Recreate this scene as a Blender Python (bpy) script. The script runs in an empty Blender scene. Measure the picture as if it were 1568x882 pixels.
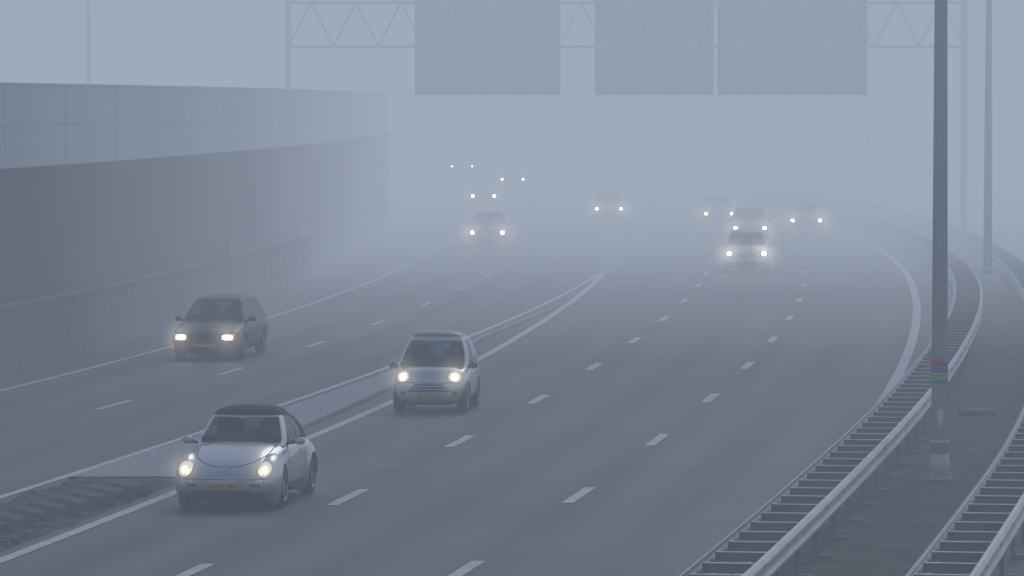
import bpy, bmesh, math, random
import numpy as np
from mathutils import Vector, Matrix
from mathutils.bvhtree import BVHTree
random.seed(7)
S = bpy.context.scene
COL = S.collection

# ------------------------------------------------------------------ materials
def newmat(name):
    m = bpy.data.materials.new(name); m.use_nodes = True
    return m, m.node_tree, m.node_tree.nodes, m.node_tree.links
def pbr(name, col, rough=0.6, metal=0.0, coat=0.0, var=0.0, vscale=3.0, bump=0.0, bscale=40.0, spec=0.5, dirt=0.0):
    m, nt, N, L = newmat(name)
    b = N['Principled BSDF']
    b.inputs['Roughness'].default_value = rough
    b.inputs['Metallic'].default_value = metal
    b.inputs['Coat Weight'].default_value = coat
    b.inputs['Specular IOR Level'].default_value = spec
    b.inputs['Base Color'].default_value = (*col, 1)
    tc = N.new('ShaderNodeTexCoord')
    src = None
    if var > 0:
        n = N.new('ShaderNodeTexNoise'); n.inputs['Scale'].default_value = vscale; n.inputs['Detail'].default_value = 6
        L.new(tc.outputs['Object'], n.inputs['Vector'])
        r = N.new('ShaderNodeMapRange'); r.inputs[1].default_value = .25; r.inputs[2].default_value = .75
        r.inputs[3].default_value = 1-var; r.inputs[4].default_value = 1+var
        L.new(n.outputs['Fac'], r.inputs[0])
        mx = N.new('ShaderNodeMix'); mx.data_type = 'RGBA'; mx.blend_type = 'MULTIPLY'; mx.inputs[0].default_value = 1
        mx.inputs[6].default_value = (*col, 1); L.new(r.outputs[0], mx.inputs[7])
        L.new(mx.outputs[2], b.inputs['Base Color']); src = mx.outputs[2]
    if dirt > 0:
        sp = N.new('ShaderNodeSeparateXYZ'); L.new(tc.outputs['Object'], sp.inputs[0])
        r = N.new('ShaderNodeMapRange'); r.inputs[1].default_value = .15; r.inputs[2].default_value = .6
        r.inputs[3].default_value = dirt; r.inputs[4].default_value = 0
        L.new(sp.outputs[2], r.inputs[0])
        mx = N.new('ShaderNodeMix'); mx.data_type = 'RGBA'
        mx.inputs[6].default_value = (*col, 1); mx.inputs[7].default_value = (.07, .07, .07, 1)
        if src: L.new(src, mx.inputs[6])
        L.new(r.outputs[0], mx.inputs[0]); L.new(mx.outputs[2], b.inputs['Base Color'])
    if bump > 0:
        n = N.new('ShaderNodeTexNoise'); n.inputs['Scale'].default_value = bscale; n.inputs['Detail'].default_value = 4
        L.new(tc.outputs['Object'], n.inputs['Vector'])
        bp = N.new('ShaderNodeBump'); bp.inputs['Strength'].default_value = bump; bp.inputs['Distance'].default_value = .02
        L.new(n.outputs['Fac'], bp.inputs['Height']); L.new(bp.outputs[0], b.inputs['Normal'])
    return m
def emis(name, col, st, sample=True):
    m, nt, N, L = newmat(name)
    b = N['Principled BSDF']; b.inputs['Base Color'].default_value = (*col, 1)
    b.inputs['Emission Color'].default_value = (*col, 1); b.inputs['Emission Strength'].default_value = st
    if not sample: m.cycles.emission_sampling = 'NONE'
    return m
def volmat(name, sigma, col):
    """homogeneous fog: absorption plus the air-light it gives back"""
    m, nt, N, L = newmat(name)
    N.remove(N['Principled BSDF'])
    out = N['Material Output']
    a = N.new('ShaderNodeVolumeAbsorption'); a.inputs['Color'].default_value = (0, 0, 0, 1); a.inputs['Density'].default_value = sigma
    e = N.new('ShaderNodeEmission'); e.inputs['Color'].default_value = (*col, 1); e.inputs['Strength'].default_value = sigma
    ad = N.new('ShaderNodeAddShader'); L.new(a.outputs[0], ad.inputs[0]); L.new(e.outputs[0], ad.inputs[1])
    L.new(ad.outputs[0], out.inputs['Volume'])
    return m
def halomat(name, col, st, p=3.0):
    m, nt, N, L = newmat(name)
    N.remove(N['Principled BSDF'])
    out = N['Material Output']
    tc = N.new('ShaderNodeTexCoord'); ln = N.new('ShaderNodeVectorMath'); ln.operation = 'LENGTH'
    L.new(tc.outputs['Object'], ln.inputs[0])
    s = N.new('ShaderNodeMath'); s.operation = 'SUBTRACT'; s.use_clamp = True; s.inputs[0].default_value = 1; L.new(ln.outputs['Value'], s.inputs[1])
    pw = N.new('ShaderNodeMath'); pw.operation = 'POWER'; pw.inputs[1].default_value = p; L.new(s.outputs[0], pw.inputs[0])
    mu = N.new('ShaderNodeMath'); mu.operation = 'MULTIPLY'; mu.inputs[1].default_value = st; L.new(pw.outputs[0], mu.inputs[0])
    e = N.new('ShaderNodeEmission'); e.inputs['Color'].default_value = (*col, 1); L.new(mu.outputs[0], e.inputs['Strength'])
    L.new(e.outputs[0], out.inputs['Volume'])
    m.cycles.emission_sampling = 'NONE'
    return m

M = {}
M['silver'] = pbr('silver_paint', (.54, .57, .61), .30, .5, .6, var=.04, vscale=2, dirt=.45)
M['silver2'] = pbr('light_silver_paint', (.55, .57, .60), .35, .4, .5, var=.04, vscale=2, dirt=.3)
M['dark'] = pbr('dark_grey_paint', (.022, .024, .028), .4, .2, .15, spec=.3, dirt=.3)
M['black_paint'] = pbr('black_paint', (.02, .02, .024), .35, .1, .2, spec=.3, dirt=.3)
M['fabric'] = pbr('black_canvas', (.012, .013, .017), .85, bump=.3, bscale=60)
M['rubber'] = pbr('rubber', (.014, .014, .015), .9, var=.2, spec=.2)
M['sealant'] = pbr('joint_sealant', (.045, .047, .05), .8, var=.4, vscale=1)
M['plastic'] = pbr('black_plastic', (.016, .016, .018), .6, spec=.3)
M['roofgrey'] = pbr('grey_roof_panel', (.13, .135, .145), .35, coat=.4)
M['inner'] = pbr('cabin_trim', (.03, .03, .033), .8)
M['rim'] = pbr('alloy', (.36, .37, .39), .4, .7, var=.1)
M['chrome'] = pbr('chrome', (.6, .6, .62), .2, .9)
M['plate'] = pbr('number_plate_yellow', (.62, .36, .03), .5)
M['platetxt'] = pbr('number_plate_ink', (.03, .03, .03), .6)
M['amber'] = pbr('amber_lens', (.6, .22, .03), .3)
M['skin'] = pbr('skin', (.5, .33, .25), .6)
M['cloth'] = pbr('shirt', (.45, .47, .5), .9)
M['hair'] = pbr('hair', (.05, .035, .025), .8)
M['lamp'] = emis('headlamp_lit', (1, .80, .50), 12)
M['lens'] = emis('headlamp_lens', (1, .88, .68), .42, False)
M['farlamp'] = emis('headlamp_lit_far', (1, .80, .50), 45, False)
M['boostlamp'] = emis('headlamp_lit_fog_boosted', (1, .80, .50), 420, False)  # extra emission added so the farthest headlamps show through dense fog
M['taillamp'] = emis('tail_lamp_lit', (1, .12, .06), 60, False)
M['halo'] = halomat('headlamp_fog_halo', (1, .82, .58), 1.35, 3.2)
M['halofar'] = halomat('headlamp_fog_halo_far', (1, .84, .63), 2.3, 3.0)
# glass
m, nt, N, L = newmat('car_glass')
b = N['Principled BSDF']; b.inputs['Base Color'].default_value = (.02, .025, .028, 1); b.inputs['Roughness'].default_value = .06
b.inputs['Specular IOR Level'].default_value = .8
tr = N.new('ShaderNodeBsdfTransparent'); tr.inputs[0].default_value = (.75, .82, .82, 1)
mx = N.new('ShaderNodeMixShader'); mx.inputs[0].default_value = .5
L.new(tr.outputs[0], mx.inputs[1]); L.new(b.outputs[0], mx.inputs[2]); L.new(mx.outputs[0], N['Material Output'].inputs['Surface'])
M['glass'] = m
M['glass_o'] = pbr('tinted_glass', (.03, .035, .04), .08, spec=.9)
M['galv'] = pbr('galvanised_steel', (.46, .48, .50), .5, .2, var=.16, vscale=1.3, bump=.1)
M['galvd'] = pbr('galvanised_steel_weathered', (.26, .27, .28), .6, .2, var=.2, vscale=2)
M['pole'] = pbr('painted_pole_steel', (.66, .68, .70), .6, 0, var=.1, vscale=1.5)
M['concrete'] = pbr('concrete', (.24, .24, .235), .85, var=.22, vscale=.7, bump=.3, bscale=14)
M['blocks'] = pbr('old_concrete', (.17, .17, .168), .9, var=.3, vscale=2, bump=.5, bscale=14)
M['wallc'] = pbr('dark_retaining_concrete', (.17, .175, .18), .9, var=.22, vscale=.25, bump=.2, bscale=8)
M['screen'] = pbr('noise_screen_panel', (.48, .51, .53), .4, var=.10, vscale=.25)
M['frame'] = pbr('screen_frame', (.60, .62, .64), .5, 0)
M['whiteline'] = pbr('road_marking_white', (.66, .67, .68), .7, var=.25, vscale=3.0, bump=.2)
M['soil'] = pbr('verge_soil', (.085, .085, .072), .95, var=.5, vscale=1.2, bump=.8, bscale=9)
M['grass'] = pbr('grass', (.055, .07, .035), .95, var=.4, vscale=.4, bump=.5, bscale=6)
M['dirt'] = pbr('dark_dirt', (.055, .052, .048), .95, var=.6, vscale=2.5, bump=1, bscale=9)
M['signback'] = pbr('sign_panel_back', (.14, .15, .16), .6, var=.08, vscale=.6)
M['truss'] = pbr('gantry_steel', (.50, .52, .54), .5, 0)

# asphalt with lane wear (uv: u = metres from lane line, v = metres along road)
m, nt, N, L = newmat('asphalt'); b = N['Principled BSDF']; b.inputs['Roughness'].default_value = .62
tc = N.new('ShaderNodeTexCoord'); uv = N.new('ShaderNodeSeparateXYZ'); L.new(tc.outputs['UV'], uv.inputs[0])
def math_(op, a, bb):
    n = N.new('ShaderNodeMath'); n.operation = op
    for i, v in enumerate((a, bb)):
        if v is None: continue
        if isinstance(v, (int, float)): n.inputs[i].default_value = v
        else: L.new(v, n.inputs[i])
    return n.outputs[0]
c = math_('COSINE', math_('MULTIPLY', uv.outputs[0], 2*math.pi/1.8), None)
mp = N.new('ShaderNodeMapping'); mp.inputs['Scale'].default_value = (1.1, .035, 1); L.new(tc.outputs['UV'], mp.inputs[0])
n1 = N.new('ShaderNodeTexNoise'); n1.inputs['Scale'].default_value = 1; n1.inputs['Detail'].default_value = 5; L.new(mp.outputs[0], n1.inputs[0])
n2 = N.new('ShaderNodeTexNoise'); n2.inputs['Scale'].default_value = 26; n2.inputs['Detail'].default_value = 4; L.new(tc.outputs['Object'], n2.inputs[0])
n3 = N.new('ShaderNodeTexNoise'); n3.inputs['Scale'].default_value = .12; n3.inputs['Detail'].default_value = 4; L.new(tc.outputs['Object'], n3.inputs[0])
f = math_('ADD', math_('MULTIPLY', c, -.13), math_('MULTIPLY', n1.outputs['Fac'], .9))
f = math_('ADD', f, math_('MULTIPLY', n2.outputs['Fac'], .6))
f = math_('ADD', f, math_('MULTIPLY', n3.outputs['Fac'], .6))
cr = N.new('ShaderNodeValToRGB'); cr.color_ramp.elements[0].position = .52; cr.color_ramp.elements[1].position = 1.0
cr.color_ramp.elements[0].color = (.034, .036, .041, 1); cr.color_ramp.elements[1].color = (.125, .130, .140, 1)
f2 = math_('MULTIPLY', f, .75)
L.new(f2, cr.inputs[0]); L.new(cr.outputs[0], b.inputs['Base Color'])
bp = N.new('ShaderNodeBump'); bp.inputs['Strength'].default_value = .4; bp.inputs['Distance'].default_value = .01
L.new(n2.outputs['Fac'], bp.inputs['Height']); L.new(bp.outputs[0], b.inputs['Normal'])
M['asphalt'] = m
# paved divider (concrete tiles)
m, nt, N, L = newmat('paving_tiles'); b = N['Principled BSDF']; b.inputs['Roughness'].default_value = .85
tc = N.new('ShaderNodeTexCoord'); br = N.new('ShaderNodeTexBrick'); br.inputs['Scale'].default_value = 1.6
mp = N.new('ShaderNodeMapping'); mp.inputs['Rotation'].default_value = (0, 0, math.radians(38)); L.new(tc.outputs['Object'], mp.inputs[0]); L.new(mp.outputs[0], br.inputs[0])
br.inputs['Color1'].default_value = (.38, .39, .40, 1); br.inputs['Color2'].default_value = (.46, .47, .48, 1); br.inputs['Mortar'].default_value = (.26, .26, .26, 1)
br.inputs['Mortar Size'].default_value = .02
L.new(br.outputs[0], b.inputs['Base Color']); M['paving'] = m

# ------------------------------------------------------------------ helpers
def mkobj(name, verts, faces, mats, parent=None, smooth=False, fmat=None):
    me = bpy.data.meshes.new(name); me.from_pydata([tuple(v) for v in verts], [], faces)
    for mm in (mats if isinstance(mats, (list, tuple)) else [mats]): me.materials.append(mm)
    if fmat is not None:
        me.polygons.foreach_set('material_index', fmat)
    bm = bmesh.new(); bm.from_mesh(me); bmesh.ops.recalc_face_normals(bm, faces=bm.faces); bm.to_mesh(me); bm.free()
    if smooth: me.polygons.foreach_set('use_smooth', [True]*len(me.polygons))
    o = bpy.data.objects.new(name, me); COL.objects.link(o)
    if parent: o.parent = parent
    return o
class Geo:
    def __init__(s): s.v = []; s.f = []; s.m = []
    def add(s, vs, fs, mi=0):
        k = len(s.v); s.v += [tuple(x) for x in vs]; s.f += [tuple(k+i for i in f) for f in fs]; s.m += [mi]*len(fs)
    def box(s, c, h, mi=0, ax=None):
        c = Vector(c); ax = ax or (Vector((1,0,0)), Vector((0,1,0)), Vector((0,0,1)))
        vs = []
        for i in (-1, 1):
            for j in (-1, 1):
                for k in (-1, 1): vs.append(c+ax[0]*h[0]*i+ax[1]*h[1]*j+ax[2]*h[2]*k)
        s.add(vs, [(0,1,3,2),(4,6,7,5),(0,4,5,1),(2,3,7,6),(0,2,6,4),(1,5,7,3)], mi)
    def bar(s, a, b, r, mi=0, n=6, r2=None):
        a = Vector(a); b = Vector(b); d = (b-a).normalized(); r2 = r if r2 is None else r2
        u = d.orthogonal().normalized(); w = d.cross(u)
        vs = []
        for p, rr in ((a, r), (b, r2)):
            for i in range(n):
                t = 2*math.pi*i/n; vs.append(p+u*rr*math.cos(t)+w*rr*math.sin(t))
        fs = [(i, (i+1)%n, n+(i+1)%n, n+i) for i in range(n)]+[tuple(range(n))[::-1], tuple(range(n, 2*n))]
        s.add(vs, fs, mi)
    def obj(s, name, mats, parent=None, smooth=False): return mkobj(name, s.v, s.f, mats, parent, smooth, s.m)
def empty(name, loc=(0,0,0), rz=0):
    e = bpy.data.objects.new(name, None); e.location = loc; e.rotation_euler = (0, 0, rz); COL.objects.link(e); return e

# ------------------------------------------------------------------ road alignment (metres)
def A(Y):
    t = Y-72.2; x = -2.56+.140*t-.000407*t*t
    if t > 80: x -= .00016*(t-80)**2
    return x
def sl(fn, Y): return (fn(Y+.5)-fn(Y-.5))
def pf(pts, deg=4):
    p = np.array(pts); mu = 200.
    co = np.polyfit((p[:,0]-mu)/150, p[:,1], deg)
    return lambda Y: float(np.polyval(co, (Y-mu)/150))
def pl(pts):
    p = np.array(pts); return lambda Y: float(np.interp(Y, p[:,0], p[:,1]))
LD = pf([(70,-12.2),(82,-10.1),(94.4,-8.12),(105.5,-6.57),(117,-5.14),(128.7,-3.86),(140.3,-2.65),(152.4,-1.64),(163.2,-.78),(176.3,-.15),(200,.8),(240,1.5),(280,1.6),(330,0.4),(380,-2.5),(450,-9)], 5)
LEm = pf([(70,-16.0),(85,-13.3),(99.1,-10.97),(116.4,-8.45),(132.2,-7.08),(156.8,-4.96),(179,-3.64),(209,-2.5),(240,-2.0),(280,-1.9),(330,-3.1),(380,-6),(450,-12.5)], 5)
L1 = pf([(55,-10.8),(72.3,-8.0),(86.6,-5.92),(107,-2.78),(122,-1.1),(146,1.36),(164.4,3.04)], 3)
L2off = pl([(40,-2.9),(100,-2.9),(135,-3.38),(165,-3.7),(200,-4.0),(500,-4.0)])
L2 = lambda Y: A(Y)+sum(L2off(Y+d) for d in (-12,-6,0,6,12))/5
WALL = pl([(40,-24),(60,-19.8),(80,-16.0),(92,-13.7),(103,-11.8),(117,-10.1),(131,-8.95),(146,-7.9),(160,-7.0),(175,-6.3),(190,-5.8),(205,-5.5),(222,-5.25),(260,-5.0)])
def WALLs(Y): return sum(WALL(Y+d) for d in (-8,-4,0,4,8))/5
_r1 = pl([(40,7.3),(62,7.41),(76,7.58),(91,7.8),(106,8.0),(126,8.3),(145,8.4),(171,8.1),(227,7.7),(300,7.5),(500,7.5)])
_r2 = pl([(40,9.8),(67,10.16),(78,10.4),(122,10.3),(171,10.2),(300,10),(500,10)])
R1 = lambda Y: A(Y)+sum(_r1(Y+d) for d in (-10,-5,0,5,10))/5
R2 = lambda Y: A(Y)+sum(_r2(Y+d) for d in (-10,-5,0,5,10))/5

def strip(name, fa, fb, y0, y1, step, z, mat, nu=1, uvs=False):
    ys = np.arange(y0, y1+step*.5, step); vs = []; uvl = []
    for Y in ys:
        a, bb = fa(Y), fb(Y)
        for i in range(nu+1):
            x = a+(bb-a)*i/nu; vs.append((x, Y, z)); uvl.append((x-A(min(Y,520)), Y))
    fs = [(r*(nu+1)+i, r*(nu+1)+i+1, (r+1)*(nu+1)+i+1, (r+1)*(nu+1)+i) for r in range(len(ys)-1) for i in range(nu)]
    o = mkobj(name, vs, fs, mat)
    if uvs:
        u = o.data.uv_layers.new(name='UVMap')
        for lp in o.data.loops: u.data[lp.index].uv = uvl[lp.vertex_index]
    return o

g = mkobj('ground', [(-1390,-1290,-.03),(1390,-1290,-.03),(1390,2300,-.03),(-1390,2300,-.03)], [(0,1,2,3)], M['grass'])
strip('road', lambda Y: A(Y)-22, lambda Y: A(Y)+25, 10, 520, 4, 0, M['asphalt'], 12, True)
strip('median_verge', lambda Y: R1(Y)+.15, lambda Y: R2(Y)+.35, 30, 420, 3, .005, M['soil'], 2)

def dashes(name, fn, c0, sp, n, w=.16, ln=1.45):
    G = Geo()
    for k in range(n):
        c = c0+sp*k; vs = []
        for Y in (c-ln, c, c+ln):
            vs += [(fn(Y)-w/2, Y, .009), (fn(Y)+w/2, Y, .009)]
        G.add(vs, [(0,1,3,2),(2,3,5,4)])
    return G.obj(name, M['whiteline'])
dashes('lane_marking', A, 72.2-11.9*3, 11.9, 30, .19)
dashes('lane_marking', lambda Y: A(Y)+3.56, 72.6-11.9*3, 11.9, 30, .19)
dashes('lane_marking', LD, 94.3-11.7*3, 11.7, 28, .15)
def line(name, fn, y0, y1, w=.2): return strip(name, lambda Y: fn(Y)-w/2, lambda Y: fn(Y)+w/2, y0, y1, 2, .010, M['whiteline'])
line('edge_line', L2, 30, 166, .20)
line('edge_line', L1, 40, 166, .16)
line('edge_line', LEm, 60, 420, .16)
line('edge_line', lambda Y: A(Y)+7.2, 30, 440, .24)
G = Geo()
for k in range(26):
    Y = 167+k*2.2; x = L2(Y)+.1
    G.box((x, Y, .012), (.42, .28, .004))
G.obj('rumble_marking', M['whiteline'])
line('edge_line', lambda Y: A(Y)+12.0, 30, 440, .2)
dashes('lane_marking', lambda Y: A(Y)+15.5, 40, 12, 32, .16)

G = Geo(); G.add([(L2(77.2)+.3,77.2,.004),(A(77.2)+7,77.6,.004),(A(77.2)+7,77.63,.004),(L2(77.2)+.3,77.23,.004)], [(0,1,2,3)])
G.obj('asphalt_joint', M['sealant'])

# ---- paved divider island (raised kerb)
left = [(-7.25,75.3),(-5.85,84.9),(-4.25,94.4),(-2.75,104.5),(-1.15,118.6),(.25,129.5),(1.25,138.3)]
fl = pf([(b_,a_) for a_, b_ in left], 3)
G = Geo(); ys = np.linspace(75.3, 138.3, 36); vs = []
for Y in ys:
    a_ = max(fl(Y), L1(Y)+.28); b_ = max(L2(Y)-.40-.008*(Y-75), a_+.12)
    vs += [(a_,Y,0),(a_,Y,.06),(a_+.02,Y,.08),(b_-.02,Y,.08),(b_,Y,.06),(b_,Y,0)]
G.add(vs, [(r*6+2, r*6+3, r*6+9, r*6+8) for r in range(len(ys)-1)], 0)
G.f += [(r*6+i, r*6+i+1, r*6+7+i, r*6+6+i) for r in range(len(ys)-1) for i in (0,1,3,4)]+[(0,1,2,3,4,5)]
G.m += [1]*((len(ys)-1)*4)+[2]  # near end face is darker than the kerb sides
G.obj('paved_divider_island', [M['paving'], M['concrete'], M['dirt']])
G = Geo(); ys = np.linspace(45, 75.2, 40); vs = []
for i, Y in enumerate(ys):
    a_ = L1(Y)+.25+.12*math.sin(i*1.7); b_ = L2(Y)-.28-.10*abs(math.sin(i*1.3))
    for k in range(7): vs.append((a_+(b_-a_)*k/6, Y, .006+(.03+.05*random.random() if 0 < k < 6 else 0)))
G.add(vs, [(r*7+i, r*7+i+1, r*7+8+i, r*7+7+i) for r in range(39) for i in range(6)]); G.obj('dirt_patch', M['dirt'], smooth=True)
G = Geo()
for k in range(12):
    Y = 62.5+k*.95; x = L1(Y)+1.25+.05*k
    d = Vector((.45, -.85, 0)).normalized(); w = Vector((.85, .45, 0)).normalized()
    c = Vector((x, Y, .09)); vs = []
    for s_, hh in ((-1, .62), (1, .62)):
        for q, zz in ((-.15, -.05), (-.11, .06), (0, .11), (.11, .06), (.15, -.05)):
            vs.append(c+d*s_*hh+w*q+Vector((0,0,zz)))
    G.add(vs, [(i, i+1, 6+i, 5+i) for i in range(4)]+[(0,1,2,3,4),(9,8,7,6,5)])
G.obj('concrete_rumble_block', M['blocks'])
G = Geo()
for k in range(240):
    Y = random.uniform(58, 75); t = random.random(); x = L1(Y)+.3+(L2(Y)-L1(Y)-.7)*t; r = random.uniform(.02, .06)
    G.box((x, Y, .05), (r, r*1.3, r*.7), 0)
G.obj('gravel', M['blocks'])

# ---- guardrails
def frame(fn, Y):
    s_ = sl(fn, Y); t = Vector((s_, 1, 0)).normalized(); n = Vector((t.y, -t.x, 0)); return Vector((fn(Y), Y, 0)), t, n
prof = [(0,-.155),(.03,-.145),(.075,-.11),(.08,-.07),(.03,-.03),(.02,0),(.03,.03),(.08,.07),(.075,.11),(.03,.145),(0,.155)]
def guardrail(name, fn, y0, y1, width=.70, zc=.62):
    G = Geo()
    ys = np.arange(y0, y1, 1.333)
    for side in (-1, 1):
        vs = []
        for Y in ys:
            p, t, n = frame(fn, Y); c = p+n*(width/2+side*width/2)
            for a_, z in prof: vs.append(c+n*side*a_+Vector((0,0,zc+z)))
            for a_, z in prof[::-1]: vs.append(c+n*side*(a_-.012)+Vector((0,0,zc+z)))
        m_ = 2*len(prof)
        fs = [(r*m_+i, r*m_+(i+1)%m_, (r+1)*m_+(i+1)%m_, (r+1)*m_+i) for r in range(len(ys)-1) for i in range(m_)]
        G.add(vs, fs, 0)
    for k, Y in enumerate(ys):
        p, t, n = frame(fn, Y); c = p+n*width/2
        G.box(c+Vector((0,0,zc+.05)), (width/2-.02, .028, .055), 1, (n, t, Vector((0,0,1))))
        G.box(c+Vector((0,0,zc+.11)), (width/2-.02, .05, .006), 0, (n, t, Vector((0,0,1))))
        if k % 2 == 0:
            for s_ in (-1, 1):
                G.box(c+n*s_*width*.40+Vector((0,0,.28)), (.03, .05, .29), 1, (n, t, Vector((0,0,1))))
            G.box(c+n*(width*.5+.05)+Vector((0,0,.03)), (.08, .06, .025), 1, (n, t, Vector((0,0,1))))
            G.box(c+n*(width*.5+.082)+Vector((0,0,zc+.09)), (.006, .16, .03), 0, (n, t, Vector((0,0,1))))
    return G.obj(name, [M['galv'], M['galvd']])
guardrail('guardrail', R1, 44, 330)
guardrail('guardrail', R2, 44, 330)
guardrail('guardrail', lambda Y: A(Y)+24.2, 60, 330)

# ---- lamp posts
def lamp_post(loc, h=15, r0=.14, r1=.075, bands=False, rz=0):
    e = empty('lamp_post', loc, rz)
    G = Geo()
    G.bar((0,0,.0), (0,0,.04), .30, 0, 4); G.bar((0,0,.04), (0,0,.42), r0*1.5, 0, 8, r0*1.02)
    G.bar((0,0,.42), (0,0,h), r0, 0, 12, r1)
    G.bar((0,0,.60), (0,0,.64), r0*1.12, 0, 12); G.box((0,-r0*.93,.95), (.05, .015, .2), 0)
    for k in range(4):
        a_ = math.pi/4+k*math.pi/2; G.bar((.22*math.cos(a_), .22*math.sin(a_), .04), (.22*math.cos(a_), .22*math.sin(a_), .12), .022, 0, 6)
    G.obj('shaft', M['pole'], e, True)
    G = Geo()
    for s_ in (-1, 1):
        G.bar((0,0,h-.1), (s_*1.6,0,h+.35), .05, 0, 8); G.box((s_*1.95, 0, h+.36), (.42, .16, .07), 0)
    G.obj('luminaires', M['pole'], e)
    if bands:
        cols = [('red',(.60,.14,.14)),('purple',(.28,.14,.42)),('yellow',(.55,.46,.08)),('green',(.14,.50,.20))]
        z = 2.0
        for nme, c_ in cols:
            hh = .12 if nme in ('red','purple','green') else .05
            G = Geo(); G.bar((0,0,z-hh), (0,0,z), r0*.955+.006, 0, 14); G.obj('band_'+nme, pbr('band_'+nme, c_, .6), e, True); z -= hh+.001
    return e
lamp_post((7.01, 75.7, 0), bands=True)
lamp_post((15.85, 154, 0), r0=.15)
lamp_post((21.8, 283, 0), r0=.15)
lamp_post((-18.3, 200, 0), r0=.13)
G = Geo(); G.box((9.2, 91.5, .05), (.28, .7, .05)); G.box((9.2, 91.5, .11), (.2, .55, .008)); G.obj('drain_cover', M['blocks'])

# ---- sign gantry
e = empty('sign_gantry', (0, 190, 0))
G = Geo(); x0, x1 = -9.2, 18.6; zb_, zt_ = 8.45, 10.25; yf, yb = -.1, 1.1
for z in (zb_, zt_):
    for y in (yf, yb): G.bar((x0,y,z), (x1,y,z), .045, 0, 8)
n = 15; dx = (x1-x0)/n
for i in range(n):
    a_ = x0+i*dx
    for y in (yf, yb):
        G.bar((a_,y,zb_), (a_+dx/2,y,zt_), .022); G.bar((a_+dx/2,y,zt_), (a_+dx,y,zb_), .022)
    for z in (zb_, zt_):
        G.bar((a_,yf,z), (a_,yb,z), .025); G.bar((a_,yf,z), (a_+dx,yb,z), .02)
G.obj('truss', M['truss'], e)
G = Geo()
for x in (x0, x1):
    G.box((x,.5,5.2), (.13,.13,5.3)); G.box((x,.5,.1), (.45,.45,.12))
G.obj('legs', M['pole'], e)
for i, (a_, b_) in enumerate(((-4.02,1.99),(3.43,8.34),(8.50,14.68))):
    G = Geo(); c_ = (a_+b_)/2; w_ = (b_-a_)/2
    G.box((c_,1.55,8.7), (w_,.05,2.25), 0)
    k = int((b_-a_)//1.5)
    for j in range(k+1):
        G.box((a_+.15+j*(b_-a_-.3)/k,1.44,8.7), (.05,.05,2.22), 0)
    for z in (6.5, 7.6, 8.9, 10.0): G.box((c_,1.485,z), (w_-.01,.012,.03), 0)
    G.obj('sign_panel_%d' % (i+1), [M['signback'], M['pole']], e)

# ---- left wall complex
def wallstrip(name, fn, y0, y1, off, th, z0, z1, mat, step=1.5, parent=None, coping=0):
    G = Geo(); ys = np.arange(y0, y1+.01, step); vs = []
    for Y in ys:
        p, t, n = frame(fn, Y)
        a_ = p+n*(-off); b_ = p+n*(-off-th)
        vs += [a_+Vector((0,0,z0)), a_+Vector((0,0,z1)), b_+Vector((0,0,z1)), b_+Vector((0,0,z0))]
    m_ = len(ys)
    G.add(vs, [(r*4+i, r*4+(i+1)%4, r*4+4+(i+1)%4, r*4+4+i) for r in range(m_-1) for i in range(4)]+[(0,1,2,3), (4*m_-4,4*m_-3,4*m_-2,4*m_-1)])
    return G.obj(name, mat, parent)
e = empty('concrete_barrier_wall')
wallstrip('face', WALLs, 50, 161, 0, .35, 0, 1.45, M['concrete'], parent=e)
wallstrip('coping', WALLs, 50, 161, -.03, .41, 1.452, 1.52, M['concrete'], parent=e)
e = empty('retaining_wall')
wallstrip('face', WALLs, 50, 232, .9, .5, 0, 4.6, M['wallc'], parent=e)
e = empty('noise_barrier')
wallstrip('panels', WALLs, 50, 232, 1.1, .04, 4.62, 6.62, M['screen'], parent=e)
for z, h in ((4.62,.08),(5.66,.025),(6.62,.05)):
    wallstrip('rail', WALLs, 50, 232, 1.075, .09, z-h/2, z+h/2, M['frame'], parent=e)
G = Geo()
for Y in np.arange(54, 232, 7.0):
    p, t, n = frame(WALLs, Y); G.box(p-n*1.097+Vector((0,0,5.62)), (.006,.02,.98), 0, (n,t,Vector((0,0,1))))
G.obj('posts', M['frame'], e)
for Y in (139.5, 158.5):
    p, t, n = frame(WALLs, Y); c_ = p-n*.15
    G = Geo(); G.bar(c_+Vector((0,0,1.52)), c_+Vector((0,0,1.95)), .07, 0, 8, .055); G.bar(c_+Vector((0,0,1.75)), c_+Vector((0,0,1.85)), .075, 0, 8)
    G.obj('delineator_post', [M['frame'], M['plastic']])

# ------------------------------------------------------------------ vehicles
def evalmesh(o):
    dg = bpy.context.evaluated_depsgraph_get(); dg.update()
    ev = o.evaluated_get(dg); me = bpy.data.meshes.new_from_object(ev, depsgraph=dg); return me
def bake(o):
    me = evalmesh(o); o.modifiers.clear(); o.data = me
    me.polygons.foreach_set('use_smooth', [True]*len(me.polygons)); return o
def loft_body(st):
    ring = []
    for (y,w,zb,zs,zt) in st:
        half = [(0,zb),(.78*w,zb),(.96*w,zb+.09),(w,zb+.45*(zs-zb)),(w*.995,zb+.75*(zs-zb)),(.965*w,zs),(.80*w,zs+.72*(zt-zs)),(.42*w,zs+.97*(zt-zs))]
        full = half+[(0,zt)]+[(-x,z) for x,z in half[:0:-1]]
        ring.append([(x,y,z) for x,z in full])
    n = len(ring[0]); vs = [p for r in ring for p in r]
    fs = [(r*n+i, r*n+(i+1)%n, (r+1)*n+(i+1)%n, (r+1)*n+i) for r in range(len(ring)-1) for i in range(n)]
    fs += [tuple(range(n)), tuple(range((len(ring)-1)*n, len(ring)*n))]
    return vs, fs
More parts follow.
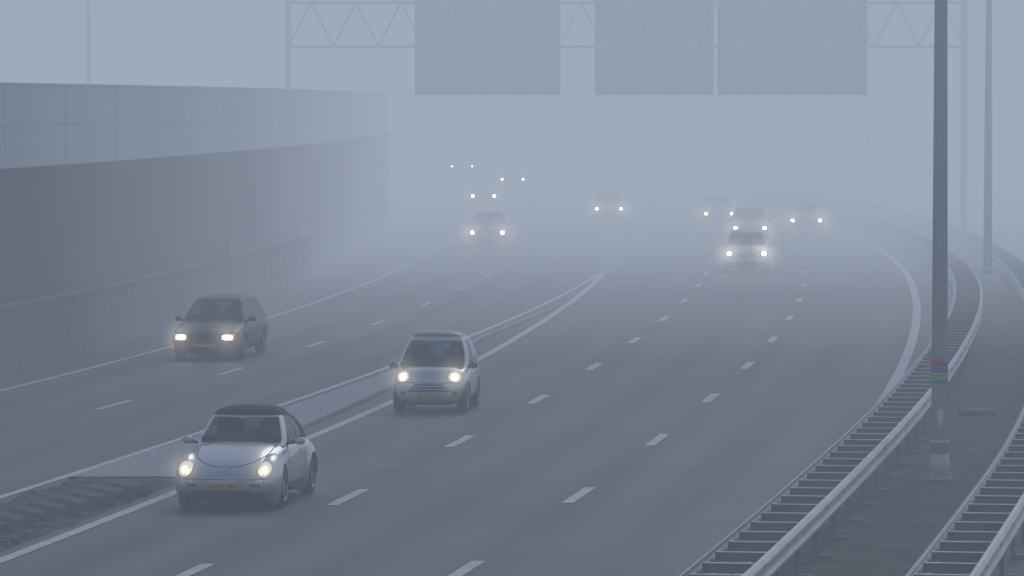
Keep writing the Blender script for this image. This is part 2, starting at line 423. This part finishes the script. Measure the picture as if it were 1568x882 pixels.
def ellipsoid(c, r, nu=28, nv=18):
    vs = [(c[0], c[1], c[2]+r[2])]; fs = []
    for j in range(1, nv):
        ph = math.pi*j/nv
        for i in range(nu):
            t = 2*math.pi*i/nu; vs.append((c[0]+r[0]*math.sin(ph)*math.cos(t), c[1]+r[1]*math.sin(ph)*math.sin(t), c[2]+r[2]*math.cos(ph)))
    vs.append((c[0], c[1], c[2]-r[2])); last = len(vs)-1
    for i in range(nu): fs.append((0, 1+i, 1+(i+1)%nu)); fs.append((last, last-nu+(i+1)%nu, last-nu+i))
    for j in range(nv-2):
        for i in range(nu): fs.append((1+j*nu+i, 1+(j+1)*nu+i, 1+(j+1)*nu+(i+1)%nu, 1+j*nu+(i+1)%nu))
    return vs, fs
def cutter(W, wy, R):
    G = Geo()
    for s_ in (-1, 1):
        for y in wy: G.bar((s_*(W/2-.30), y, R), (s_*(W/2+.3), y, R), R+.055, 1, 32)
    return G.obj('cut', [M['silver'], M['plastic']])
def supere(cx, cz, hw, hh, n=2.0, seg=28, rot=0):
    o = []
    for i in range(seg):
        t = 2*math.pi*i/seg; c, s_ = math.cos(t), math.sin(t)
        x = hw*math.copysign(abs(c)**(2/n), c); z = hh*math.copysign(abs(s_)**(2/n), s_)
        o.append((cx+x*math.cos(rot)-z*math.sin(rot), cz+x*math.sin(rot)+z*math.cos(rot)))
    return o
def patch(par, bvh, name, outline, mat, off=.008, axis='f'):
    cx = sum(p[0] for p in outline)/len(outline); cz = sum(p[1] for p in outline)/len(outline)
    R = 5; vs = []; n = len(outline); last = None
    def proj(a_, b_):
        nonlocal last
        if axis == 'f': o, d = Vector((a_,-5,b_)), Vector((0,1,0))
        elif axis == 't': o, d = Vector((a_,b_,5)), Vector((0,0,-1))
        elif axis == 'r': o, d = Vector((5,a_,b_)), Vector((-1,0,0))
        else: o, d = Vector((-5,a_,b_)), Vector((1,0,0))
        h = bvh.ray_cast(o, d)
        if h[0] is None:
            return (Vector((a_, last, b_)) if axis == 'f' else Vector((a_, b_, .5)) if axis == 't' else Vector((last, a_, b_))) if last is not None else Vector((a_,0,b_))
        p = h[0]; last = p.y if axis == 'f' else p.x if axis in 'rl' else p.z
        return p-d*off
    vs.append(proj(cx, cz))
    for k in range(1, R+1):
        for (x, z) in outline: vs.append(proj(cx+(x-cx)*k/R, cz+(z-cz)*k/R))
    fs = [(0, 1+i, 1+(i+1)%n) for i in range(n)]
    for k in range(R-1):
        for i in range(n): fs.append((1+k*n+i, 1+k*n+(i+1)%n, 1+(k+1)*n+(i+1)%n, 1+(k+1)*n+i))
    o = mkobj(name, vs, fs, mat, par, True); return o, vs[0]
def ribbon(par, bvh, name, pts, w, mat, off=.004, axis='t'):
    vs = []; d_ = {'t': Vector((0,0,-1)), 'f': Vector((0,1,0)), 'r': Vector((-1,0,0)), 'l': Vector((1,0,0))}[axis]
    P = []
    for i in range(len(pts)-1):
        for k in range(5):
            t = k/5; P.append((pts[i][0]*(1-t)+pts[i+1][0]*t, pts[i][1]*(1-t)+pts[i+1][1]*t))
    P.append(pts[-1])
    for i, p in enumerate(P):
        a_ = P[max(0,i-1)]; b_ = P[min(len(P)-1,i+1)]
        dx, dy = b_[0]-a_[0], b_[1]-a_[1]; l = math.hypot(dx, dy) or 1; nx, ny = -dy/l*w/2, dx/l*w/2
        for s_ in (-1, 1):
            q = (p[0]+nx*s_, p[1]+ny*s_)
            o = Vector((q[0],q[1],5)) if axis == 't' else Vector((q[0],-5,q[1])) if axis == 'f' else Vector((5 if axis == 'r' else -5, q[0], q[1]))
            h = bvh.ray_cast(o, d_)
            if h[0] is None: return None
            vs.append(h[0]-d_*off)
    return mkobj(name, vs, [(2*i, 2*i+1, 2*i+3, 2*i+2) for i in range(len(P)-1)], mat, par, True)
def cabin(par, c, mats):
    fr_f = [0,.2,.4,.6,.78,.9]
    vlev = [0,.06,.10,.25,.45,.65,.82,.92,.97,1.0]
    sfr = c.get('side', [(.05,.46),(.53,.90)])
    ss = sorted(set([0,.25,.75,1]+[x for p in sfr for x in p]+[(p[0]+p[1])/2 for p in sfr]))
    rr_f = [.88,.7,.5,.25,0]
    def ringpts(v, shrink=1.0):
        W = c['Wb']+(c['Wt']-c['Wb'])*v**c.get('tw',1.25)
        y0 = c['y0']+(c['y0t']-c['y0'])*v**c.get('fw',.95); y1 = c['y1']+(c['y1t']-c['y1'])*v**c.get('rw',1.5)
        bow = c.get('bow',.16)*(1-.3*v); r = .10
        P = []
        for f in fr_f: P.append((f*W, y0+bow*f*f, 'F'))
        P += [(.975*W, y0+bow+.02, 'P'), (W, y0+bow+r, 'P')]
        ya, yb2 = y0+bow+r, y1-.25
        for s_ in ss[1:]: P.append((W*(1-.05*abs(s_-.35)), ya+(yb2-ya)*s_, 'S'))
        P += [(W*.95, y1-.10, 'C')]
        for f in rr_f: P.append((f*W*.95, y1-.07*f*f, 'R'))
        ym = (y0+y1)/2
        return [(x*shrink, ym+(y-ym)*shrink) for x, y, k in P]
    rows = []
    for v in vlev:
        P = ringpts(v); z = c['zb']+(c['zt']-c['zb'])*v
        rows.append([(x,y,z) for x,y in P])
    for shr, up in ((.965,.22),(.90,.46),(.78,.70),(.6,.87),(.3,.97),(.02,1.0)):
        P = ringpts(1, shr); rows.append([(x,y,c['zt']+c['crown']*up) for x,y in P])
    n = len(rows[0]); vs = []; fs = []; fm = []
    for sgn in (1, -1):
        k0 = len(vs)
        for r_ in rows: vs += [(sgn*x,y,z) for x,y,z in r_]
        for j in range(len(rows)-1):
            for i in range(n-1):
                a_ = k0+j*n+i; fs.append((a_, a_+1, a_+n+1, a_+n))
                mi = 0
                glassrow = 2 <= j < 7
                if j >= c.get('roofrow', 8): mi = 2
                if i < len(fr_f)-1 and glassrow: mi = 1
                si = i-(len(fr_f)+1)
                if 0 <= si < len(ss)-1:
                    mid = (ss[si]+ss[si+1])/2
                    if glassrow and any(p[0] <= mid <= p[1] for p in sfr): mi = 1
                    elif c.get('soft') and mid > .05: mi = 2
                if i >= n-len(rr_f) and i < n-1:
                    mi = 1 if (glassrow and 3 <= j and not c.get('norear')) else (2 if c.get('soft') else 0)
                if c.get('soft') and i >= len(fr_f)+len(ss)-1: mi = 2 if mi != 1 else 1
                fm.append(mi)
    o = mkobj('cabin', vs, fs, mats, par, True, fm)
    bm = bmesh.new(); bm.from_mesh(o.data); bmesh.ops.remove_doubles(bm, verts=bm.verts, dist=.0015); bmesh.ops.recalc_face_normals(bm, faces=bm.faces); bm.to_mesh(o.data); bm.free()
    return o
def wheel(par, x, y, R, w, s_):
    prof_ = [(R*.62,-w/2),(R*.9,-w/2),(R*.98,-w*.4),(R,-w*.25),(R,w*.25),(R*.98,w*.4),(R*.9,w/2),(R*.66,w/2),(R*.62,w*.42),(R*.6,w*.15),(R*.2,w*.2),(.001,w*.28)]
    seg = 32; vs = []; fm = []; fs = []
    for (r, q) in prof_:
        for i in range(seg):
            t = 2*math.pi*i/seg; vs.append((x+s_*q, y+r*math.cos(t), R+r*math.sin(t)))
    for j in range(len(prof_)-1):
        for i in range(seg):
            fs.append((j*seg+i, j*seg+(i+1)%seg, (j+1)*seg+(i+1)%seg, (j+1)*seg+i)); fm.append(0 if j < 7 else (1 if j == 7 else 2))
    mkobj('wheel', vs, fs, [M['rubber'], M['rim'], M['plastic']], par, True, fm)
    G = Geo()
    for k in range(6):
        t = 2*math.pi*k/6
        d = Vector((0, math.cos(t), math.sin(t))); wv = Vector((0, -math.sin(t), math.cos(t)))
        G.box(Vector((x+s_*w*.30, y, R))+d*R*.32, (R*.30, R*.085, .018), 0, (d, wv, Vector((1,0,0))))
    G.bar((x+s_*w*.2,y,R), (x+s_*w*.42,y,R), R*.16, 0, 14)
    G.obj('spokes', M['rim'], par)
def driver(par, x, y, zseat):
    me = bpy.data.meshes.new('driver')
    V = [(x,y+.05,zseat),(x,y+.10,zseat+.28),(x,y+.10,zseat+.46),(x,y+.08,zseat+.58),(x,y+.06,zseat+.72),
         (x+.19,y+.09,zseat+.44),(x+.25,y-.08,zseat+.22),(x+.16,y-.34,zseat+.27),
         (x-.19,y+.09,zseat+.44),(x-.25,y-.08,zseat+.22),(x-.16,y-.34,zseat+.27)]
    E = [(0,1),(1,2),(2,3),(3,4),(2,5),(5,6),(6,7),(2,8),(8,9),(9,10)]
    me.from_pydata(V, E, []); o = bpy.data.objects.new('driver_body', me); COL.objects.link(o); me.materials.append(M['cloth'])
    sk = o.modifiers.new('s', 'SKIN'); rad = [.16,.17,.12,.055,.05,.08,.055,.04,.08,.055,.04]
    for i, r in enumerate(rad): me.skin_vertices[0].data[i].radius = (r, r*.8)
    me.skin_vertices[0].data[0].use_root = True
    ss_ = o.modifiers.new('u', 'SUBSURF'); ss_.levels = 1; ss_.render_levels = 1
    bake(o); o.parent = par
    vs, fs = ellipsoid((x,y+.05,zseat+.74), (.078,.10,.12), 16, 12)
    k = len(vs); v2, f2 = ellipsoid((x,y-.05,zseat+.73), (.016,.03,.022), 8, 6); vs += v2; fs += [tuple(i+k for i in f) for f in f2]
    mkobj('driver_head', vs, fs, M['skin'], par, True)
    vs, fs = ellipsoid((x,y+.085,zseat+.78), (.088,.10,.105), 16, 12); mkobj('driver_hair', vs, fs, M['hair'], par, True)

icob = bmesh.new(); bmesh.ops.create_icosphere(icob, subdivisions=3, radius=1.0)
halo_me = {}
for k in ('halo','halofar'):
    me = bpy.data.meshes.new('fog_halo'); icob.to_mesh(me); me.materials.append(M[k]); halo_me[k] = me
def halo(par, p, R, k):
    o = bpy.data.objects.new('fog_halo', halo_me[k]); COL.objects.link(o); o.parent = par; o.location = p; o.scale = (R,R,R)

SPEC = {
 'beetle': dict(L=4.08, W=1.72, R=.32, wy=(.80,3.31),
   st=[(0,.50,.30,.47,.50),(.05,.69,.23,.54,.58),(.22,.755,.20,.60,.70),(.6,.76,.20,.66,.86),(1.0,.77,.20,.75,.96),(1.35,.80,.20,.84,1.01),(2.0,.83,.2,.90,.97),(2.8,.83,.2,.90,.98),(3.3,.80,.22,.85,.98),(3.7,.76,.25,.75,.86),(4.0,.66,.3,.55,.66),(4.08,.5,.35,.5,.55)],
   cab=dict(y0=1.20,y1=3.55,y0t=1.88,y1t=2.75,Wb=.72,Wt=.555,zb=.92,zt=1.38,crown=.13,soft=True,side=[(.04,.50),(.56,.80)],bow=.2,rw=2.2,fw=.9,tw=1.5),
   fend=[((.655,.70,.43),(.215,.68,.425)),((.665,3.32,.46),(.215,.70,.44))]),
 'smart': dict(L=2.5, W=1.515, R=.285, wy=(.45,2.10),
   st=[(0,.40,.27,.52,.60),(.05,.60,.2,.63,.76),(.2,.715,.18,.75,.88),(.5,.755,.18,.83,.94),(.85,.757,.18,.88,.95),(1.5,.757,.18,.9,.97),(2.2,.76,.2,.88,.95),(2.45,.70,.25,.8,.88),(2.5,.6,.3,.7,.76)],
   cab=dict(y0=.22,y1=2.47,y0t=1.08,y1t=2.05,Wb=.715,Wt=.54,zb=.85,zt=1.44,crown=.13,side=[(.03,.56),(.70,.88)],bow=.28,fw=.82,rw=2.4,tw=1.9,roofrow=10), fend=[]),
 'estate': dict(L=4.45, W=1.72, R=.31, wy=(.85,3.5),
   st=[(0,.62,.28,.55,.58),(.05,.77,.24,.62,.66),(.3,.83,.2,.68,.75),(.8,.86,.2,.76,.87),(1.2,.86,.2,.84,.93),(2.5,.86,.2,.88,.92),(4.0,.84,.22,.88,.92),(4.4,.79,.3,.8,.86),(4.45,.7,.35,.75,.8)],
   cab=dict(y0=1.0,y1=4.38,y0t=1.85,y1t=3.95,Wb=.78,Wt=.57,zb=.87,zt=1.38,crown=.08,side=[(.04,.34),(.38,.64),(.69,.95)],bow=.20,rw=1.2), fend=[]),
 'hatch': dict(L=4.0, W=1.72, R=.30, wy=(.78,3.3),
   st=[(0,.60,.28,.58,.62),(.05,.76,.22,.68,.74),(.25,.84,.2,.76,.86),(.7,.86,.2,.84,.98),(1.0,.86,.2,.9,1.02),(2.2,.86,.2,.94,1.0),(3.5,.84,.22,.92,.98),(3.95,.78,.3,.84,.9),(4.0,.7,.35,.78,.82)],
   cab=dict(y0=.80,y1=3.95,y0t=1.6,y1t=3.45,Wb=.79,Wt=.58,zb=.95,zt=1.44,crown=.09,side=[(.05,.46),(.52,.88)],bow=.18), fend=[]),
 'sedan': dict(L=4.5, W=1.78, R=.31, wy=(.85,3.55),
   st=[(0,.62,.28,.55,.58),(.05,.79,.22,.64,.68),(.3,.87,.2,.70,.78),(.9,.89,.2,.78,.90),(1.3,.89,.2,.86,.95),(2.5,.89,.2,.9,.94),(3.8,.87,.22,.9,.98),(4.4,.82,.3,.85,.93),(4.5,.72,.35,.75,.85)],
   cab=dict(y0=1.15,y1=4.0,y0t=1.95,y1t=3.2,Wb=.81,Wt=.58,zb=.89,zt=1.36,crown=.08,side=[(.05,.45),(.51,.85)],bow=.16), fend=[]),
 'van': dict(L=5.2, W=1.95, R=.34, wy=(.95,4.1),
   st=[(0,.75,.32,.72,.78),(.05,.88,.26,.86,.92),(.3,.95,.24,.98,1.06),(.7,.97,.24,1.1,1.22),(1.5,.97,.24,1.2,1.25),(5.0,.96,.24,1.2,1.25),(5.2,.94,.3,1.2,1.24)],
   cab=dict(y0=.60,y1=5.15,y0t=1.35,y1t=5.05,Wb=.92,Wt=.84,zb=1.15,zt=2.1,crown=.08,side=[(.04,.24),(.9,.95)],bow=.16,rw=1), fend=[]),
}
def car(name, kind, x, Y, slope, paint, near=False, roofmat=None, hr=.5, gap=None, zl=None, scale=1.0, lamp=None):
    sp_ = SPEC[kind]; W = sp_['W']; R = sp_['R']
    e = empty(name, (x, Y, 0.012), -math.atan(slope)); e.scale = (scale,)*3
    P = M[paint]
    vs, fs = loft_body(sp_['st']); body = mkobj('body', vs, fs, [P, M['plastic']], None, True)
    m_ = body.modifiers.new('s', 'SUBSURF'); m_.levels = 2; m_.render_levels = 2
    parts = [body]
    for c_, r_ in sp_['fend']:
        for s_ in (-1, 1):
            vs, fs = ellipsoid((s_*c_[0], c_[1], c_[2]), r_); parts.append(mkobj('fender', vs, fs, [P, M['plastic']], None, True))
    cu = cutter(W, sp_['wy'], R)
    for o in parts:
        bo = o.modifiers.new('b', 'BOOLEAN'); bo.operation = 'DIFFERENCE'; bo.object = cu; bo.solver = 'EXACT'
    vsA = []; fsA = []
    for o in parts:
        bake(o); o.parent = e
        o.data.set_sharp_from_angle(angle=math.radians(40))
        k = len(vsA); vsA += [v.co.copy() for v in o.data.vertices]; fsA += [tuple(k+i for i in p.vertices) for p in o.data.polygons]
    bpy.data.objects.remove(cu)
    bvh = BVHTree.FromPolygons(vsA, fsA)
    c_ = sp_['cab']
    glass = M['glass'] if near else M['glass_o']
    cab = cabin(e, c_, [P, glass, M[roofmat] if roofmat else P])
    for s_ in (-1, 1):
        for y in sp_['wy']: wheel(e, s_*(W/2-.125), y, R, .20, s_)
    G = Geo(); G.box((0, sp_['L']/2, .24), (W/2-.32, sp_['L']/2-.2, .09)); G.box((0, .12, .215), (W/2-.28, .06, .035)); G.obj('chassis', M['plastic'], e)
    my = c_['y0']+.50; mz = c_['zb']+.06
    for s_ in (-1, 1):
        vs, fs = ellipsoid((s_*(W/2+.045), my, mz), (.095,.05,.062), 16, 10); mkobj('mirror', vs, fs, P if kind != 'smart' else M['plastic'], e, True)
        G = Geo(); G.bar((s_*(c_['Wb']-.04), my+.02, mz-.05), (s_*(W/2+.0), my+.01, mz-.02), .022, 0, 8); G.obj('mirror_arm', M['plastic'], e)
    F = lambda nme, out, mat, off=.008: patch(e, bvh, nme, out, mat, off)
    lampm = M[lamp] if lamp else (M['lamp'] if near else M['farlamp'])
    lp = []
    if kind == 'beetle':
        for s_ in (-1, 1):
            F('headlight_ring', supere(s_*.63,.645,.118,.125), M['chrome'], .010); F('headlight_lens', supere(s_*.63,.645,.105,.112), M['lens'], .016)
            _, p = F('headlight', supere(s_*.635,.64,.045,.048), lampm, .024); lp.append(p)
            F('indicator', supere(s_*.56,.47,.06,.018,3), M['chrome'], .010)
            F('bumper_vent', supere(s_*.50,.40,.085,.018,4), M['plastic'])
        F('plate_recess', supere(0,.375,.29,.075,6), M['silver'], .008)
        F('number_plate', supere(0,.375,.26,.055,12,44), M['plate'], .018)
        for i, xx in enumerate((-.19,-.14,-.06,-.01,.08,.13,.18)): F('plate_character', supere(xx,.375,.013,.030,6,12), M['platetxt'], .022)
        F('lower_intake', supere(0,.285,.46,.028,5), M['plastic'])
        ribbon(e, bvh, 'bumper_seam', [(-.70,.50),(-.4,.49),(0,.485),(.4,.49),(.70,.50)], .012, M['plastic'], .005, 'f')
        pts = [(.60,1.28),(.592,1.1),(.585,.95),(.575,.8),(.55,.66),(.51,.53),(.46,.43),(.40,.34),(.32,.27),(.22,.22),(.11,.19),(.0,.18)]
        pts = pts+[(-x_,y_) for x_, y_ in pts[-2::-1]]
        ribbon(e, bvh, 'bonnet_seam', pts, .014, M['plastic'], .004, 't')
        vs = []
        for i in range(24):
            t = 2*math.pi*i/24
            for rr in (.045, .060): vs.append((rr*math.cos(t), rr*math.sin(t)))
        h = bvh.ray_cast(Vector((0,-5,.65)), Vector((0,1,0)))[0]
        hv = []
        for (a_, b_) in vs:
            q = bvh.ray_cast(Vector((a_,-5,.65+b_)), Vector((0,1,0)))[0] or Vector((a_,h.y,.65+b_)); hv.append(q-Vector((0,.012,-.004)))
        mkobj('badge', hv, [(2*i, 2*i+1, (2*i+3)%48, (2*i+2)%48) for i in range(24)], M['chrome'], e)
        F('badge_centre', supere(0,.65,.03,.03), M['chrome'], .012)
        for ax in 'rl':
            ribbon(e, bvh, 'door_seam', [(1.45,.90),(1.42,.6),(1.45,.30)], .014, M['plastic'], .004, ax); ribbon(e, bvh, 'door_seam', [(2.62,.93),(2.62,.6),(2.55,.35)], .014, M['plastic'], .004, ax)
            patch(e, bvh, 'door_handle', supere(2.4,.80,.09,.02,4), M['silver'], .03, ax)
        G = Geo()
        for s_ in (-1, 1): G.box((s_*.79, 2.05, .25), (.05, .62, .035))
        G.obj('running_board', M['plastic'], e)
    elif kind == 'smart':
        for s_ in (-1, 1):
            F('headlight_housing', supere(s_*.52,.72,.12,.095,2.4,28,-.35*s_), M['lens'], .010)
            _, p = F('headlight', supere(s_*.52,.72,.055,.055), lampm, .02); lp.append(p)
            F('fog_lamp', supere(s_*.52,.40,.05,.045), M['plastic'])
        F('grille', supere(0,.56,.30,.018,4), M['plastic']); F('grille', supere(0,.505,.36,.018,4), M['plastic']); F('grille', supere(0,.445,.44,.022,4), M['plastic'])
        F('badge_centre', supere(0,.66,.045,.03), M['chrome'], .012)
        F('number_plate', supere(0,.325,.24,.05,12,44), M['plate'], .02)
        for i, xx in enumerate((-.19,-.14,-.06,-.01,.08,.13,.18)): F('plate_character', supere(xx,.325,.012,.027,6,12), M['platetxt'], .024)
        ribbon(e, bvh, 'bumper_seam', [(-.68,.61),(-.3,.605),(0,.60),(.3,.605),(.68,.61)], .012, M['plastic'], .005, 'f')
        for ax in 'rl':
            ribbon(e, bvh, 'door_seam', [(.80,.92),(.78,.6),(.82,.30)], .014, M['plastic'], .004, ax); ribbon(e, bvh, 'door_seam', [(1.85,.93),(1.80,.6),(1.72,.35)], .014, M['plastic'], .004, ax)
    elif kind == 'estate':
        for s_ in (-1, 1):
            F('headlight_housing', supere(s_*.60,.56,.17,.065,5), M['lens'], .010)
            _, p = F('headlight', supere(s_*.56,.56,.11,.05,4), lampm, .02); lp.append(p)
            F('indicator', supere(s_*.74,.56,.03,.055,4), M['amber'], .014)
        F('grille', supere(0,.57,.36,.05,5), M['plastic'])
        F('bumper_trim', supere(0,.42,.74,.035,6), M['plastic'], .012); F('lower_intake', supere(0,.31,.4,.03,5), M['plastic'])
        F('number_plate', supere(0,.37,.26,.05,12,44), M['plate'], .02)
    else:
        z0 = {'hatch':.70,'sedan':.62,'van':.85}[kind] if zl is None else zl
        cx = {'hatch':.62,'sedan':.64,'van':.72}[kind] if gap is None else gap/2
        for s_ in (-1, 1):
            F('headlight_housing', supere(s_*(cx),z0,.15,.085,3,28,.25*s_), M['glass_o'], .010)
            _, p = F('headlight', supere(s_*cx,z0,.085,.07), lampm, .02); lp.append(p)
            F('fog_lamp', supere(s_*.58,.36,.07,.045), M['plastic'])
        F('grille', supere(0,z0-.06,.34,.045,4), M['plastic']); F('grille_bar', supere(0,z0-.06,.3,.012,4), M['chrome'], .014)
        F('badge_centre', supere(0,z0-.05,.05,.05), M['chrome'], .02)
        F('lower_intake', supere(0,.34,.42,.055,5), M['plastic']); F('number_plate', supere(0,.44,.26,.05,12,44), M['plate'], .02)
        ribbon(e, bvh, 'bumper_seam', [(-.7,z0-.13),(0,z0-.14),(.7,z0-.13)], .016, M['plastic'], .005, 'f')
    for p in lp: halo(e, p+Vector((0,-.05,0)), hr, 'halo' if near else 'halofar')
    G = Geo()
    def scr(v, f):
        Wv = c_['Wb']+(c_['Wt']-c_['Wb'])*v**1.25; y0 = c_['y0']+(c_['y0t']-c_['y0'])*v**c_.get('fw',.95)
        return Vector((f*Wv, y0+c_.get('bow',.16)*(1-.3*v)*f*f-.02, c_['zb']+(c_['zt']-c_['zb'])*v))
    for f0, f1 in ((-.45,.1),(.15,.72)): G.bar(scr(.08,f0), scr(.17,f1), .011, 0, 5)
    G.obj('wipers', M['plastic'], e)
    if near:
        G = Geo(); zc_ = c_['zb']
        G.box((0,(c_['y0']+c_['y1'])/2+.15,zc_+.12), (c_['Wb']-.10,(c_['y1']-c_['y0'])/2-.36,.004))
        G.box((0,c_['y0']+.45,zc_+.09), (c_['Wb']-.08,.18,.05))
        ys_ = c_['y0t']+.28
        for s_ in (-1, 1):
            G.box((s_*.34, ys_+.28, zc_+.15), (.21,.06,.18)); G.box((s_*.34, ys_+.28, zc_+.38), (.12,.045,.07))
        cxs = .34
        for i in range(16):
            t0, t1 = 2*math.pi*i/16, 2*math.pi*(i+1)/16
            q = lambda t: (cxs+.18*math.cos(t), ys_-.25+.05*math.sin(t), zc_+.14+.16*math.sin(t))
            G.bar(q(t0), q(t1), .014, 0, 5)
        G.obj('interior', M['inner'], e)
        driver(e, .34, ys_+.05, zc_-.38)
    return e

sA = lambda Y: sl(A, Y)
sLft = lambda Y: sl(LD, Y)
car('convertible_car', 'beetle', -4.36, 69.7, sA(71)-.01, 'silver', near=True, roofmat='fabric', hr=.5, scale=.97)
car('microcar', 'smart', -1.66, 91.6, sA(92), 'silver', near=True, roofmat='roofgrey', hr=.65, scale=1.0)
car('station_wagon', 'estate', -7.35, 110.2, sLft(112), 'dark', near=True, hr=.7)
car('sedan_car', 'sedan', -1.05, 196, sLft(197), 'black_paint', hr=1.1)
car('car', 'hatch', -1.65, 268, sLft(268), 'black_paint', hr=1.3, lamp='boostlamp')
car('car', 'sedan', 0.05, 330, sLft(330), 'dark', hr=1.5, gap=1.5, lamp='boostlamp')
car('van', 'van', -4.0, 372, sLft(372), 'dark', hr=1.7, gap=1.62, zl=.95, lamp='boostlamp')
car('minivan', 'hatch', 4.95, 236, sA(236), 'silver2', hr=1.2)
car('car', 'sedan', 10.25, 229, sA(229), 'dark', hr=1.2)
car('car', 'hatch', 10.3, 200, sA(200), 'black_paint', hr=1.1)
car('hatchback_car', 'hatch', 8.45, 166.5, sA(167), 'silver2', hr=.95)
car('sedan_car', 'sedan', 13.75, 216, sA(216), 'dark', hr=1.2)

# ------------------------------------------------------------------ fog
def fogbox(name, x0, x1, y0, y1, z0, z1, sigma, col):
    G = Geo(); G.box(((x0+x1)/2,(y0+y1)/2,(z0+z1)/2), ((x1-x0)/2,(y1-y0)/2,(z1-z0)/2)); return G.obj(name, volmat(name, sigma, col))
fogbox('fog', -1400, 1400, -1300, 2400, -1, 75, .0043, (.272,.328,.428))
fogbox('fog_bank', -1300, 1300, 112, 2350, -.5, 55, .0088, (.400,.455,.548))
fogbox('fog_bank', -1250, 1250, 150, 2340, -.4, 12, .0085, (.51,.56,.645))

# ------------------------------------------------------------------ light
w = bpy.data.worlds.new('World'); S.world = w; w.use_nodes = True
N = w.node_tree.nodes; L = w.node_tree.links
sky = N.new('ShaderNodeTexSky'); sky.sky_type = 'NISHITA'; sky.sun_disc = False
sky.sun_elevation = math.radians(35); sky.sun_rotation = math.radians(20)
L.new(sky.outputs[0], N['Background'].inputs[0]); N['Background'].inputs[1].default_value = .09
sun = bpy.data.lights.new('sun', 'SUN'); sun.energy = .9; sun.angle = math.radians(25); sun.color = (1, .97, .93)
so = bpy.data.objects.new('sun', sun); COL.objects.link(so)
so.rotation_euler = Vector((math.sin(math.radians(20))*math.cos(math.radians(35)), math.cos(math.radians(20))*math.cos(math.radians(35)), math.sin(math.radians(35)))).to_track_quat('Z','Y').to_euler()

# ------------------------------------------------------------------ camera
cd = bpy.data.cameras.new('camera'); cam = bpy.data.objects.new('camera', cd); COL.objects.link(cam)
cam.location = (0, 0, 6.2); cam.rotation_euler = (math.radians(90-2.313), 0, 0)
cd.sensor_width = 36; cd.lens = 36*7082/1568; cd.clip_start = .5; cd.clip_end = 5000
S.camera = cam
S.view_settings.view_transform = 'Standard'; S.view_settings.look = 'None'; S.view_settings.exposure = 0
